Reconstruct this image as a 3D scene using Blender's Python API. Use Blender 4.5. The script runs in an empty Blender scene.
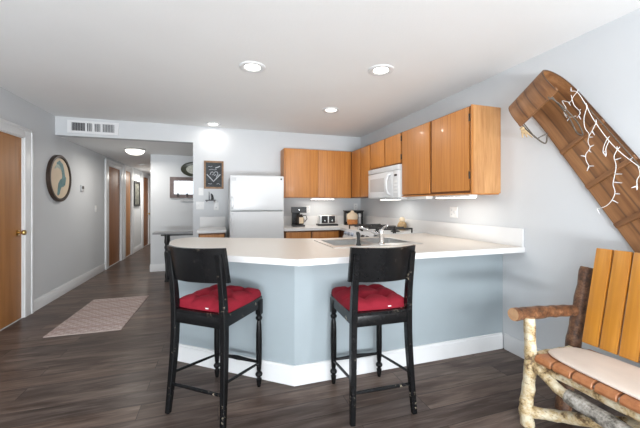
import bpy, bmesh, math, random
from math import sin, cos, pi, radians
from mathutils import Vector, Matrix
random.seed(7)
sc = bpy.context.scene
COL = sc.collection

# ------------------------------------------------------------------ camera
YAW = 0.3116
cam_d = bpy.data.cameras.new('camera')
cam_d.sensor_width = 36.0
cam_d.lens = 316.1 / 640 * 36
cam_d.shift_y = -(214 - 203.5) / 640
cam_d.clip_start = 0.05
cam = bpy.data.objects.new('camera', cam_d)
cam.location = (0, 0, 1.2734)
cam.rotation_euler = (pi / 2, 0, -YAW)
COL.objects.link(cam)
sc.camera = cam

# ------------------------------------------------------------------ world, lights, exposure
w = bpy.data.worlds.new('sky')
sc.world = w
w.use_nodes = True
bg = w.node_tree.nodes['Background']
bg.inputs[0].default_value = (0.75, 0.86, 1.0, 1)
bg.inputs[1].default_value = 1.2

def area(name, loc, rot, sx, sy, power, col, spread=pi):
    d = bpy.data.lights.new(name, 'AREA')
    d.shape = 'RECTANGLE'; d.size = sx; d.size_y = sy
    d.energy = power; d.color = col; d.spread = spread
    o = bpy.data.objects.new(name, d)
    o.location = loc; o.rotation_euler = rot
    COL.objects.link(o)
    return o
# daylight coming in through the big glazed opening behind the camera
area('daylight_through_window', (0.0, -2.75, 1.25), (pi / 2, 0, 0), 3.9, 2.1, 55, (0.93, 0.97, 1.0))
# made-up upward fill outside that opening, added to brighten the ceiling
area('added_ceiling_fill', (0.0, -3.1, 0.25), (pi / 2 + .62, 0, 0), 3.9, 1.0, 640, (0.92, 0.965, 1.0))
sc.view_settings.view_transform = 'Standard'
sc.view_settings.look = 'None'
sc.view_settings.gamma = 1
sc.view_settings.use_curve_mapping = False
sc.view_settings.exposure = -0.08

# ------------------------------------------------------------------ materials
def nt(name):
    m = bpy.data.materials.new(name); m.use_nodes = True
    t = m.node_tree
    return m, t, t.nodes['Principled BSDF']
def N(t, kind, **kw):
    n = t.nodes.new(kind)
    for k, v in kw.items(): setattr(n, k, v)
    return n
def coords(t, scale=(1, 1, 1), loc=(0, 0, 0), rot=(0, 0, 0), kind='Object'):
    c = N(t, 'ShaderNodeTexCoord'); mp = N(t, 'ShaderNodeMapping')
    mp.inputs['Scale'].default_value = scale; mp.inputs['Location'].default_value = loc
    mp.inputs['Rotation'].default_value = rot
    t.links.new(c.outputs[kind], mp.inputs['Vector'])
    return mp.outputs['Vector']
def noise(t, vec, scale, detail=3, rough=.55, dist=0):
    n = N(t, 'ShaderNodeTexNoise')
    n.inputs['Scale'].default_value = scale; n.inputs['Detail'].default_value = detail
    n.inputs['Roughness'].default_value = rough; n.inputs['Distortion'].default_value = dist
    t.links.new(vec, n.inputs['Vector'])
    return n.outputs['Fac']
def ramp(t, fac, stops):
    r = N(t, 'ShaderNodeValToRGB')
    e = r.color_ramp.elements
    while len(e) < len(stops): e.new(.5)
    for el, (p, c) in zip(e, stops):
        el.position = p; el.color = (*c, 1)
    t.links.new(fac, r.inputs['Fac'])
    return r.outputs['Color']
def mix(t, fac, a, b, mode='MIX'):
    n = N(t, 'ShaderNodeMix', data_type='RGBA', blend_type=mode)
    for s, v in ((n.inputs[0], fac), (n.inputs[6], a), (n.inputs[7], b)):
        if isinstance(v, (int, float)): s.default_value = v
        elif isinstance(v, tuple): s.default_value = (*v, 1)
        else: t.links.new(v, s)
    return n.outputs[2]
def bump(t, b, h, strength=.2, dist=.01):
    n = N(t, 'ShaderNodeBump')
    n.inputs['Strength'].default_value = strength; n.inputs['Distance'].default_value = dist
    t.links.new(h, n.inputs['Height']); t.links.new(n.outputs['Normal'], b.inputs['Normal'])
def paint(name, c, rough=.5, metal=0, var=.04, scale=6, bmp=0, bscale=120, emit=None, es=0, coat=0):
    m, t, b = nt(name)
    v = coords(t)
    f = noise(t, v, scale)
    lo = tuple(max(0, x * (1 - var)) for x in c); hi = tuple(min(1, x * (1 + var)) for x in c)
    t.links.new(ramp(t, f, [(.3, lo), (.7, hi)]), b.inputs['Base Color'])
    b.inputs['Roughness'].default_value = rough; b.inputs['Metallic'].default_value = metal
    if coat: b.inputs['Coat Weight'].default_value = coat
    if bmp: bump(t, b, noise(t, v, bscale, 2), bmp, .004)
    if emit:
        b.inputs['Emission Color'].default_value = (*emit, 1); b.inputs['Emission Strength'].default_value = es
    return m
def wood(name, dark, mid, light, scale=(38, 38, 1.6), rough=.38, bands=True, coat=0.15, big=1.0):
    m, t, b = nt(name)
    v = coords(t, scale)
    f = noise(t, v, 1.0, 5, .6, .4)
    c = ramp(t, f, [(.28, dark), (.5, mid), (.74, light)])
    if bands:
        v2 = coords(t, tuple(s * .17 for s in scale))
        f2 = noise(t, v2, 1.0, 2, .5, 1.2)
        c = mix(t, .35 * big, c, ramp(t, f2, [(.35, dark), (.6, light)]))
    t.links.new(c, b.inputs['Base Color'])
    b.inputs['Roughness'].default_value = rough; b.inputs['Coat Weight'].default_value = coat
    bump(t, b, f, .08, .003)
    return m

M = {}
M['wall'] = paint('pale_grey_wall_paint', (.60, .615, .63), .6, var=.012, scale=2, bmp=.12, bscale=160)
M['ceiling'] = paint('white_ceiling_paint', (.84, .84, .835), .75, var=.01, scale=2, bmp=.25, bscale=90)
M['trim'] = paint('white_trim_paint', (.73, .735, .74), .35, var=.01)
M['bluegrey'] = paint('blue_grey_panel_paint', (.325, .375, .40), .5, var=.02, scale=3, bmp=.1, bscale=150)
M['oak'] = wood('honey_oak', (.33, .115, .022), (.45, .172, .036), (.54, .235, .062), scale=(95, 95, 2.6), rough=.45, coat=.05)
M['oakside'] = wood('pale_oak_end_panel', (.36, .155, .05), (.50, .245, .09), (.60, .33, .14), scale=(45, 45, 5))
M['oakdoor'] = wood('oak_interior_door', (.30, .115, .030), (.40, .17, .046), (.47, .215, .068), scale=(16, 16, .9), rough=.5, coat=0)
M['dimdoor'] = wood('dim_brown_hall_door', (.24, .085, .028), (.35, .135, .045), (.42, .18, .065), scale=(16, 16, .9), rough=.5, coat=0)  # brown darkened in the colour itself to carry the dim hall light
M['gap'] = paint('shaded_oak_face_frame', (.16, .062, .02), .5)  # oak darkened in colour to stand for the shadowed recess between doors
M['counter'] = None
def mk_counter():
    m, t, b = nt('speckled_cream_laminate')
    v = coords(t)
    f = noise(t, v, 260, 2, .7)
    c = ramp(t, f, [(.35, (.54, .49, .43)), (.55, (.63, .585, .53)), (.75, (.69, .65, .60))])
    t.links.new(c, b.inputs['Base Color']); b.inputs['Roughness'].default_value = .3
    return m
M['counter'] = mk_counter()
M['edge'] = paint('white_laminate_edge', (.72, .715, .71), .35, var=.01)
M['appliance'] = paint('white_enamel', (.63, .64, .65), .3, var=.01, coat=.1)
M['appgrey'] = paint('light_grey_plastic', (.52, .53, .54), .4)
M['glassgrey'] = paint('grey_screen_glass', (.50, .49, .49), .25)
M['black'] = paint('black_plastic', (.015, .015, .016), .35, var=.1)
M['iron'] = paint('black_cast_iron', (.02, .02, .02), .55, bmp=.2)
M['steel'] = paint('brushed_steel', (.74, .74, .73), .33, 1, var=.04, scale=30)
M['chrome'] = paint('chrome', (.8, .8, .8), .12, 1)
M['brass'] = paint('brass', (.62, .42, .16), .28, 1)
M['hinge'] = paint('dark_bronze_hinge', (.05, .035, .025), .4, .6)
M['plate'] = paint('white_plastic_plate', (.78, .78, .77), .4, var=.005)
def mk_blackpaint():
    m, t, b = nt('worn_black_paint')
    v = coords(t)
    f = noise(t, v, 34, 5, .75)
    f2 = noise(t, v, 5, 2)
    mm = N(t, 'ShaderNodeMath', operation='MULTIPLY'); t.links.new(f, mm.inputs[0]); t.links.new(f2, mm.inputs[1])
    c = ramp(t, mm.outputs[0], [(0, (.005, .005, .0055)), (.368, (.007, .007, .0075)), (.385, (.24, .20, .15))])
    t.links.new(c, b.inputs['Base Color']); b.inputs['Roughness'].default_value = .27; b.inputs['Specular IOR Level'].default_value = .22
    bump(t, b, f, .1, .002)
    return m
M['stool'] = mk_blackpaint()
def mk_red():
    m, t, b = nt('dark_red_cushion_fabric')
    v = coords(t)
    f = noise(t, v, 500, 2, .7); f2 = noise(t, v, 12, 3)
    c = mix(t, .5, ramp(t, f, [(.3, (.16, .008, .016)), (.7, (.28, .016, .030))]), ramp(t, f2, [(.3, (.17, .008, .017)), (.7, (.25, .014, .027))]))
    t.links.new(c, b.inputs['Base Color']); b.inputs['Roughness'].default_value = .8
    b.inputs['Specular IOR Level'].default_value = .15
    bump(t, b, f, .25, .002)
    return m
M['red'] = mk_red()
def mk_floor():
    m, t, b = nt('grey_brown_plank_floor')
    v = coords(t)
    br = N(t, 'ShaderNodeTexBrick')
    br.offset = .37; br.offset_frequency = 2; br.squash = 1
    br.inputs['Scale'].default_value = 1; br.inputs['Brick Width'].default_value = 1.25
    br.inputs['Row Height'].default_value = .15; br.inputs['Mortar Size'].default_value = .0018
    br.inputs['Mortar Smooth'].default_value = .3; br.inputs['Bias'].default_value = 0
    br.inputs['Color1'].default_value = (0, 0, 0, 1); br.inputs['Color2'].default_value = (1, 1, 1, 1)
    br.inputs['Mortar'].default_value = (.5, .5, .5, 1)
    t.links.new(v, br.inputs['Vector'])
    # shift the grain per plank
    vm = N(t, 'ShaderNodeVectorMath', operation='MULTIPLY_ADD')
    vm.inputs[1].default_value = (9, 5, 3)
    t.links.new(br.outputs['Color'], vm.inputs[0]); t.links.new(v, vm.inputs[2])
    mp = N(t, 'ShaderNodeMapping'); mp.inputs['Scale'].default_value = (2.2, 26, 1)
    t.links.new(vm.outputs[0], mp.inputs['Vector'])
    g = noise(t, mp.outputs['Vector'], 1, 6, .65, .8)
    mp2 = N(t, 'ShaderNodeMapping'); mp2.inputs['Scale'].default_value = (1.2, 7, 1)
    t.links.new(vm.outputs[0], mp2.inputs['Vector'])
    g2 = noise(t, mp2.outputs['Vector'], 1, 3, .5, 1.5)
    c = ramp(t, g, [(.27, (.034, .021, .016)), (.5, (.092, .063, .051)), (.70, (.23, .182, .155))])
    c = mix(t, .45, c, ramp(t, g2, [(.38, (.045, .030, .024)), (.62, (.180, .140, .118))]))
    tone = ramp(t, br.outputs['Color'], [(0, (.78, .78, .80)), (.5, (1, .98, .97)), (1, (1.18, 1.12, 1.08))])
    c = mix(t, 1.0, c, tone, 'MULTIPLY')
    c = mix(t, br.outputs['Fac'], c, (.02, .016, .014))
    t.links.new(c, b.inputs['Base Color'])
    r = ramp(t, g, [(.2, (.27, .27, .27)), (.8, (.38, .38, .38))])
    t.links.new(r, b.inputs['Roughness']); b.inputs['Specular IOR Level'].default_value = .13
    bump(t, b, g, .12, .002)
    return m
M['floor'] = mk_floor()
def mk_rug():
    m, t, b = nt('pink_beige_woven_rug')
    v = coords(t)
    sx = N(t, 'ShaderNodeSeparateXYZ'); t.links.new(v, sx.inputs[0])
    def math(op, a, bb):
        n = N(t, 'ShaderNodeMath', operation=op)
        for s, q in ((n.inputs[0], a), (n.inputs[1], bb)):
            if isinstance(q, (int, float)): s.default_value = q
            else: t.links.new(q, s)
        return n.outputs[0]
    a = math('PINGPONG', math('ADD', sx.outputs['X'], sx.outputs['Y']), .05)
    d = math('PINGPONG', math('SUBTRACT', sx.outputs['X'], sx.outputs['Y']), .05)
    k = math('MULTIPLY', math('ADD', a, d), 10)
    row = math('PINGPONG', sx.outputs['Y'], .15)
    f = noise(t, v, 160, 2, .7)
    c = ramp(t, k, [(.25, (.28, .205, .19)), (.45, (.50, .41, .38)), (.6, (.30, .22, .205)), (.8, (.54, .46, .43))])
    c = mix(t, .35, c, ramp(t, f, [(.3, (.26, .19, .18)), (.7, (.60, .52, .48))]))
    c = mix(t, math('MULTIPLY', math('GREATER_THAN', row, .13), .5), c, (.30, .20, .185))
    t.links.new(c, b.inputs['Base Color']); b.inputs['Roughness'].default_value = .95
    bump(t, b, f, .4, .004)
    return m
M['rug'] = mk_rug()
M['rugedge'] = paint('pale_rug_binding', (.50, .41, .38), .95, bmp=.3)
def mk_birch():
    m, t, b = nt('birch_bark')
    v = coords(t, (1, 1, 1))
    f = noise(t, v, 14, 5, .7); f2 = noise(t, coords(t, (40, 40, 130)), 1, 3, .6); f3 = noise(t, v, 26, 4, .6)
    c = ramp(t, f, [(.38, (.13, .075, .035)), (.45, (.50, .36, .18)), (.60, (.70, .63, .47))])
    c = mix(t, ramp(t, f2, [(.60, (0, 0, 0)), (.70, (.75, .75, .75))]), c, (.13, .085, .05))
    c = mix(t, ramp(t, f3, [(.63, (0, 0, 0)), (.70, (.8, .8, .8))]), c, (.24, .12, .05))
    t.links.new(c, b.inputs['Base Color']); b.inputs['Roughness'].default_value = .6
    bump(t, b, f3, .5, .008)
    return m
M['birch'] = mk_birch()
def mk_bark(name, a, bb, c3):
    m, t, b = nt(name)
    v = coords(t)
    f = noise(t, v, 22, 6, .72); f2 = noise(t, v, 90, 3, .6)
    c = ramp(t, f, [(.38, a), (.52, bb), (.66, c3)])
    c = mix(t, .25, c, ramp(t, f2, [(.4, a), (.7, c3)]))
    t.links.new(c, b.inputs['Base Color']); b.inputs['Roughness'].default_value = .5
    bump(t, b, f, .5, .01)
    return m
M['bark'] = mk_bark('dark_brown_bark', (.03, .012, .006), (.13, .052, .022), (.30, .16, .08))
M['redbark'] = mk_bark('red_brown_bark', (.035, .013, .006), (.17, .066, .026), (.34, .17, .08))
M['greybark'] = mk_bark('grey_bark', (.05, .042, .032), (.32, .29, .25), (.56, .53, .48))
M['logend'] = wood('sawn_log_end', (.34, .16, .07), (.46, .25, .12), (.58, .36, .20), scale=(30, 30, 30), rough=.6)
M['pine'] = wood('orange_pine', (.34, .115, .010), (.50, .205, .022), (.60, .285, .042), scale=(34, 34, 1.5), rough=.3, coat=.3)
M['slat'] = wood('red_brown_slat', (.27, .09, .032), (.38, .145, .055), (.46, .20, .085), scale=(3, 40, 40), rough=.4)
M['cream'] = paint('cream_pad_fabric', (.70, .60, .52), .85, var=.07, scale=5, bmp=.25, bscale=300)
def mk_tob():
    m, t, b = nt('weathered_toboggan_boards')
    v = coords(t, (30, 1.6, 30)); f = noise(t, v, 1, 5, .65, .5)
    c = ramp(t, f, [(.28, (.11, .042, .013)), (.52, (.225, .095, .032)), (.75, (.36, .172, .065))])
    vv = coords(t); s = N(t, 'ShaderNodeSeparateXYZ'); t.links.new(vv, s.inputs[0])
    pp = N(t, 'ShaderNodeMath', operation='PINGPONG'); t.links.new(s.outputs['X'], pp.inputs[0]); pp.inputs[1].default_value = .040
    g = ramp(t, pp.outputs[0], [(0, (1, 1, 1)), (.0022 , (1, 1, 1)), (.006, (0, 0, 0))])
    c = mix(t, g, c, (.05, .022, .01))
    f3 = noise(t, coords(t, (16, .8, 16)), 1, 1)
    c = mix(t, .3, c, ramp(t, f3, [(.35, (.11, .042, .016)), (.65, (.33, .165, .072))]))
    t.links.new(c, b.inputs['Base Color']); b.inputs['Roughness'].default_value = .5
    bump(t, b, f, .2, .003)
    return m
M['tob'] = mk_tob()
M['tobbar'] = wood('brown_crossbar', (.10, .04, .014), (.19, .08, .028), (.28, .13, .05), scale=(2, 40, 40), rough=.5)
M['rope'] = paint('grey_rope', (.12, .10, .08), .9, var=.3, scale=90, bmp=.5)
M['hemp'] = paint('tan_rope', (.50, .36, .20), .9, var=.3, scale=90, bmp=.5)
M['cord'] = paint('white_cord', (.82, .82, .80), .45)
M['frost'] = paint('frosted_bulb', (.80, .82, .84), .2)
M['lamp'] = paint('lit_lamp_diffuser', (.9, .9, .88), .4, emit=(1, .95, .86), es=6)
M['dome'] = paint('lit_glass_dome', (.9, .9, .88), .3, emit=(1, .94, .84), es=3.2)
M['strip'] = paint('lit_strip_diffuser', (.9, .9, .88), .4, emit=(1, .95, .87), es=5)
M['barkframe'] = wood('dark_walnut_rim', (.012, .006, .004), (.028, .014, .008), (.045, .024, .014), scale=(14, 14, 14))
M['map'] = paint('cream_map_board', (.68, .55, .40), .6, var=.05)
M['lake'] = paint('teal_lake_inlay', (.11, .22, .23), .5, var=.25, scale=18)
M['lakepale'] = paint('pale_shallow_inlay', (.36, .42, .36), .5, var=.2, scale=18)
M['slate'] = paint('black_chalkboard', (.035, .04, .045), .7, var=.5, scale=20)
M['chalk'] = paint('white_chalk', (.40, .42, .44), .9, var=.2, scale=60)
M['rustic'] = wood('rustic_wood_frame', (.16, .085, .045), (.26, .15, .08), (.36, .23, .13), scale=(30, 30, 30), rough=.7)
M['greyrustic'] = wood('grey_brown_frame', (.085, .06, .055), (.15, .11, .105), (.22, .17, .16), scale=(30, 30, 30), rough=.7)
M['mirror'] = paint('mirror_glass', (.85, .86, .86), .04, 1, var=0)
M['greytop'] = paint('grey_table_top', (.22, .22, .225), .4, var=.1)
M['fishgreen'] = paint('dark_olive_glaze', (.055, .06, .04), .3, var=.3, scale=30)
M['fishwhite'] = paint('pale_glaze', (.55, .56, .50), .35, var=.2, scale=30)
M['picture'] = paint('mixed_landscape_print', (.13, .13, .11), .5, var=.9, scale=14)
M['orange'] = paint('burnt_orange_glaze', (.52, .20, .06), .3, var=.2, scale=25)
M['creamglaze'] = paint('cream_glaze', (.76, .62, .44), .35, var=.06)
M['tan'] = wood('tan_ceramic', (.30, .18, .07), (.42, .28, .13), (.52, .38, .2), scale=(40, 40, 40))
M['vent'] = paint('grey_vent_void', (.07, .07, .075), .8)
M['coffee'] = paint('smoked_carafe_glass', (.035, .03, .028), .08)
M['dial'] = paint('blue_grey_marking', (.38, .42, .50), .4)

# ------------------------------------------------------------------ geometry helpers
class MB:
    def __init__(s): s.bm = bmesh.new(); s.mi = 0
    def mat(s, i): s.mi = i; return s
    def _take(s, other):
        for f in other.faces: f.material_index = s.mi
        me = bpy.data.meshes.new('tmp'); other.to_mesh(me); other.free()
        s.bm.from_mesh(me); bpy.data.meshes.remove(me)
        return s
    def box(s, x0, x1, y0, y1, z0, z1, bev=0, seg=2, mtx=None):
        b = bmesh.new()
        bmesh.ops.create_cube(b, size=1)
        for v in b.verts:
            v.co = Vector(((x0 + x1) / 2 + v.co.x * (x1 - x0), (y0 + y1) / 2 + v.co.y * (y1 - y0), (z0 + z1) / 2 + v.co.z * (z1 - z0)))
        if bev: bmesh.ops.bevel(b, geom=b.edges[:], offset=bev, segments=seg, affect='EDGES', profile=.6)
        if mtx: bmesh.ops.transform(b, matrix=mtx, verts=b.verts[:])
        return s._take(b)
    def tube(s, pts, r, seg=10, wob=0, flat=None):
        pts = [Vector(p) for p in pts]
        rr = r if isinstance(r, (list, tuple)) else [r] * len(pts)
        b = bmesh.new()
        T = []
        for i in range(len(pts)):
            a = pts[max(0, i - 1)]; c = pts[min(len(pts) - 1, i + 1)]
            T.append((c - a).normalized())
        n = T[0].orthogonal().normalized()
        if flat is not None:
            n = (Vector(flat) - T[0] * Vector(flat).dot(T[0])).normalized()
        rings = []
        for i, p in enumerate(pts):
            n = (n - T[i] * n.dot(T[i])).normalized()
            bn = T[i].cross(n)
            ring = []
            for k in range(seg):
                a = 2 * pi * k / seg
                q = rr[i] * (1 + (random.uniform(-wob, wob) if wob else 0))
                ring.append(b.verts.new(p + (n * cos(a) + bn * sin(a)) * q))
            rings.append(ring)
        for i in range(len(rings) - 1):
            for k in range(seg):
                b.faces.new((rings[i][k], rings[i][(k + 1) % seg], rings[i + 1][(k + 1) % seg], rings[i + 1][k]))
        b.faces.new(rings[0][::-1]); b.faces.new(rings[-1])
        return s._take(b)
    def bar(s, pts, w, d, wdir, bev=0):
        """rectangular bar swept along pts; w along wdir, d across"""
        pts = [Vector(p) for p in pts]; wd = Vector(wdir).normalized()
        b = bmesh.new(); rings = []
        for i, p in enumerate(pts):
            a = pts[max(0, i - 1)]; c = pts[min(len(pts) - 1, i + 1)]
            t = (c - a).normalized(); u = (wd - t * wd.dot(t)).normalized(); v = t.cross(u)
            wi = w[i] if isinstance(w, (list, tuple)) else w; di = d[i] if isinstance(d, (list, tuple)) else d
            e = bev
            ring = []
            for (su, sv) in ((-1, -1), (1, -1), (1, 1), (-1, 1)):
                cu, cv = su * wi / 2, sv * di / 2
                if e:
                    first, second = ((cu - su * e, cv), (cu, cv - sv * e))
                    if (su, sv) in ((-1, -1), (1, 1)): first, second = second, first
                    for (x, y) in (first, second): ring.append(b.verts.new(p + u * x + v * y))
                else: ring.append(b.verts.new(p + u * cu + v * cv))
            rings.append(ring)
        n = len(rings[0])
        for i in range(len(rings) - 1):
            for k in range(n):
                b.faces.new((rings[i][k], rings[i][(k + 1) % n], rings[i + 1][(k + 1) % n], rings[i + 1][k]))
        b.faces.new(rings[0][::-1]); b.faces.new(rings[-1])
        bmesh.ops.recalc_face_normals(b, faces=b.faces[:])
        return s._take(b)
    def lathe(s, prof, center=(0, 0, 0), seg=20, mtx=None, sy=1):
        b = bmesh.new(); rings = []
        for (r, z) in prof:
            rings.append([b.verts.new((r * cos(2 * pi * k / seg), r * sy * sin(2 * pi * k / seg), z)) for k in range(seg)])
        for i in range(len(rings) - 1):
            for k in range(seg):
                b.faces.new((rings[i][k], rings[i][(k + 1) % seg], rings[i + 1][(k + 1) % seg], rings[i + 1][k]))
        b.faces.new(rings[0][::-1]); b.faces.new(rings[-1])
        if mtx: bmesh.ops.transform(b, matrix=mtx, verts=b.verts[:])
        bmesh.ops.translate(b, vec=center, verts=b.verts[:])
        bmesh.ops.recalc_face_normals(b, faces=b.faces[:])
        return s._take(b)
    def prism(s, outer, z0, z1, holes=(), mtx=None):
        """polygon (with holes) in XY extruded from z0 to z1"""
        b = bmesh.new(); edges = []
        for loop in (outer, *holes):
            vs = [b.verts.new((x, y, z0)) for x, y in loop]
            for i in range(len(vs)): edges.append(b.edges.new((vs[i], vs[(i + 1) % len(vs)])))
        bmesh.ops.triangle_fill(b, edges=edges, use_beauty=True)
        r = bmesh.ops.extrude_face_region(b, geom=b.faces[:])
        vs = [g for g in r['geom'] if isinstance(g, bmesh.types.BMVert)]
        bmesh.ops.translate(b, vec=(0, 0, z1 - z0), verts=vs)
        bmesh.ops.recalc_face_normals(b, faces=b.faces[:])
        bmesh.ops.dissolve_limit(b, angle_limit=.01, verts=b.verts[:], edges=b.edges[:])
        if mtx: bmesh.ops.transform(b, matrix=mtx, verts=b.verts[:])
        return s._take(b)
    def strip(s, prof, thick, x0, x1):
        """an open (y,z) profile thickened to one side and extruded along x"""
        b = bmesh.new(); A = []; B = []
        P = [Vector((0, y, z)) for y, z in prof]
        for i, p in enumerate(P):
            t = (P[min(i + 1, len(P) - 1)] - P[max(i - 1, 0)]).normalized()
            nrm = Vector((0, -t.z, t.y)) * thick
            A.append((p, p + nrm))
        rings = []
        for p, q in A:
            rings.append([b.verts.new((x0, p.y, p.z)), b.verts.new((x1, p.y, p.z)), b.verts.new((x1, q.y, q.z)), b.verts.new((x0, q.y, q.z))])
        for i in range(len(rings) - 1):
            for k in range(4):
                b.faces.new((rings[i][k], rings[i][(k + 1) % 4], rings[i + 1][(k + 1) % 4], rings[i + 1][k]))
        b.faces.new(rings[0][::-1]); b.faces.new(rings[-1])
        bmesh.ops.recalc_face_normals(b, faces=b.faces[:])
        return s._take(b)
    def build(s, name, mats, parent=None, loc=(0, 0, 0), rot=(0, 0, 0), sharp=35):
        me = bpy.data.meshes.new(name)
        s.bm.to_mesh(me); s.bm.free()
        for m in (mats if isinstance(mats, (list, tuple)) else [mats]): me.materials.append(m)
        me.shade_smooth(); me.set_sharp_from_angle(angle=radians(sharp))
        o = bpy.data.objects.new(name, me); COL.objects.link(o)
        o.location = loc; o.rotation_euler = rot
        if parent: o.parent = parent
        return o
def tag(o, label, cat, group=None):
    o['label'] = label; o['category'] = cat
    if group: o['group'] = group
    return o
def thing(name, label, cat, loc=(0, 0, 0), rz=0, group=None):
    o = bpy.data.objects.new(name, None); COL.objects.link(o)
    o.empty_display_size = .1
    o.location = loc; o.rotation_euler = (0, 0, rz)
    return tag(o, label, cat, group)
def struct(o): o['kind'] = 'structure'; return o
def copy_tree(o, loc, rz, label, group=None):
    r = o.copy(); COL.objects.link(r); r.location = loc; r.rotation_euler = (0, 0, rz); r['label'] = label
    if group: r['group'] = group
    for ch in list(o.children):
        c = ch.copy(); COL.objects.link(c); c.parent = r
        for g in list(ch.children):
            d = g.copy(); COL.objects.link(d); d.parent = c
    return r
def box(*a, **k): return MB().box(*a, **k)
YZ = Matrix(((0, 0, 1, 0), (1, 0, 0, 0), (0, 1, 0, 0), (0, 0, 0, 1)))     # (x,y,z) -> (z,x,y): polygon drawn in Y,Z extruded along X
XZ = Matrix(((1, 0, 0, 0), (0, 0, 1, 0), (0, 1, 0, 0), (0, 0, 0, 1)))     # polygon drawn in X,Z extruded along Y

# ------------------------------------------------------------------ room shell
XL, XR, YB, HC, HH = -2.07, 2.396, 5.10, 2.44, 2.19
YS = -2.6
struct(box(XL - .15, XR + .15, YS - .1, 12.2, -.1, 0).build('floor', M['floor']))
struct(box(XL - .15, XR + .15, YS - .1, YB + .06, HC, HC + .1).build('ceiling', M['ceiling']))
struct(box(XL - .15, .7, YB + .12, 12.2, HH, HH + .1).build('ceiling_hall', M['ceiling']))
DOORS = [(3.475, 4.37), (7.22, 8.07), (8.42, 8.95), (10.28, 11.02)]
TOPS = [2.01, 2.03, 2.06, 2.06]
holes = [[(a, 0.001), (b, 0.001), (b, t), (a, t)] for (a, b), t in zip(DOORS, TOPS)]
wl = MB().prism([(YS, 0), (12.1, 0), (12.1, HC), (YS, HC)], XL - .12, XL, holes, mtx=YZ)
struct(wl.build('wall_left', M['wall']))
struct(box(XR, XR + .12, YS, YB + .12, 0, HC).build('wall_right', M['wall']))
# the kitchen's back wall and the dropped header over the hall entrance are one plane
wb = MB().prism([(XL, HH), (-.36, HH), (-.36, 0), (XR, 0), (XR, HC), (XL, HC)], YB, YB + .12, mtx=XZ)
struct(wb.build('wall_back', M['wall']))
struct(box(-1.2, .6, 6.58, 6.70, 0, HH).build('wall_nook', M['wall']))
struct(box(-1.2, -1.08, 6.70, 12.0, 0, HH).build('wall_hall', M['wall']))
struct(box(.58, .70, YB + .12, 6.58, 0, HH).build('wall_nook_side', M['wall']))
struct(box(XL, -1.08, 12.0, 12.1, 0, HH).build('wall_hall_end', M['wall']))
ws = MB().prism([(XL, 0), (XR, 0), (XR, HC), (XL, HC)], YS - .12, YS, [[(-2.0, .15), (2.1, .15), (2.1, 2.3), (-2.0, 2.3)]], mtx=XZ)
struct(ws.build('wall_front', M['wall']))
wf = MB()
for x in (-2.0, -.65, .69, 2.04): wf.box(x, x + .06, YS - .09, YS - .03, .15, 2.3)
for z in (.15, 2.24): wf.box(-2.0, 2.1, YS - .09, YS - .03, z, z + .06)
struct(wf.build('window_1', M['trim']))

def basebrd(name, x0, x1, y0, y1):
    m = MB().box(x0, x1, y0, y1, 0, .118, .002)
    dx, dy = x1 - x0, y1 - y0
    m.box(x0 + (.003 if dx < .05 else 0), x1 - (.003 if dx < .05 else 0), y0 + (.003 if dy < .05 else 0), y1 - (.003 if dy < .05 else 0), .116, .138, .004)
    return struct(m.build(name, M['trim']))
segs = [(YS, DOORS[0][0] - .11)] + [(DOORS[i][1] + .11, DOORS[i + 1][0] - .11) for i in range(3)] + [(DOORS[3][1] + .11, 12.0)]
for i, (a, b) in enumerate(segs):
    basebrd('baseboard_left' if i == 0 else 'baseboard_left.%03d' % i, XL, XL + .014, a, b)
basebrd('baseboard_right', XR - .014, XR, YS, 2.14)
basebrd('baseboard_nook', -1.2, .58, 6.566, 6.58)
basebrd('baseboard_hall', -1.214, -1.2, 6.58, 12.0)
basebrd('baseboard_back', -.36, .1, YB - .014, YB)

DM = [M['oakdoor'], M['dimdoor'], M['oakdoor'], M['dimdoor']]
DI = [.01, .016, .012, .012]
for i, ((a, b), tp) in enumerate(zip(DOORS, TOPS)):
    x = XL - DI[i]
    d = struct(box(x - .04, x, a + .012, b - .012, .008, tp - .006, .002).build('door_%d' % (i + 1), DM[i]))
    c = MB()
    cw, th = (.145, .10, .10, .10)[i], .02
    cl = .20 if i == 1 else cw
    def casing(y0, y1, z0, z1):
        c.box(XL, XL + th, y0, y1, z0, z1, .004)
    c.box(XL - .12, XL + .004, a, a + .012, 0, tp); c.box(XL - .12, XL + .004, b - .012, b, 0, tp); c.box(XL - .12, XL + .004, a, b, tp - .012, tp)
    right_w = {0: .145, 1: .13, 2: .13, 3: .17}[i]; left_w = {0: .145, 1: .20, 2: .16, 3: .22}[i]
    casing(a - left_w, a, 0, tp + .1); casing(b, b + right_w, 0, tp + .1); casing(a, b, tp, tp + .1)
    c.box(XL + .012, XL + .03, b + right_w - .03, b + right_w, 0, tp + .1, .004)
    c.box(XL + .012, XL + .03, a - left_w, a - left_w + .03, 0, tp + .1, .004)
    c.box(XL + .012, XL + .03, a - left_w, b + right_w, tp + .08, tp + .108, .004)
    c.build('door_casing', M['trim'], d)
    if i in (1, 2):
        for zz in (.25, 1.05, 1.80):
            MB().box(x, x + .012, a + .03, a + .075, zz, zz + .09, .002).tube([(x + .012, a + .022, zz - .005), (x + .012, a + .022, zz + .095)], .008, 8).build('hinge', M['brass'], d)
    ky = b - .08
    RX = Matrix.Rotation(pi / 2, 4, 'Y')
    if i in (0, 3):
        MB().lathe([(.032, 0), (.032, .006), (.012, .012), (.012, .035), (.026, .045), (.030, .058), (.024, .070), (.004, .074)], (x, ky, .955), 20, mtx=RX).build('door_knob', M['brass'], d)

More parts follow.
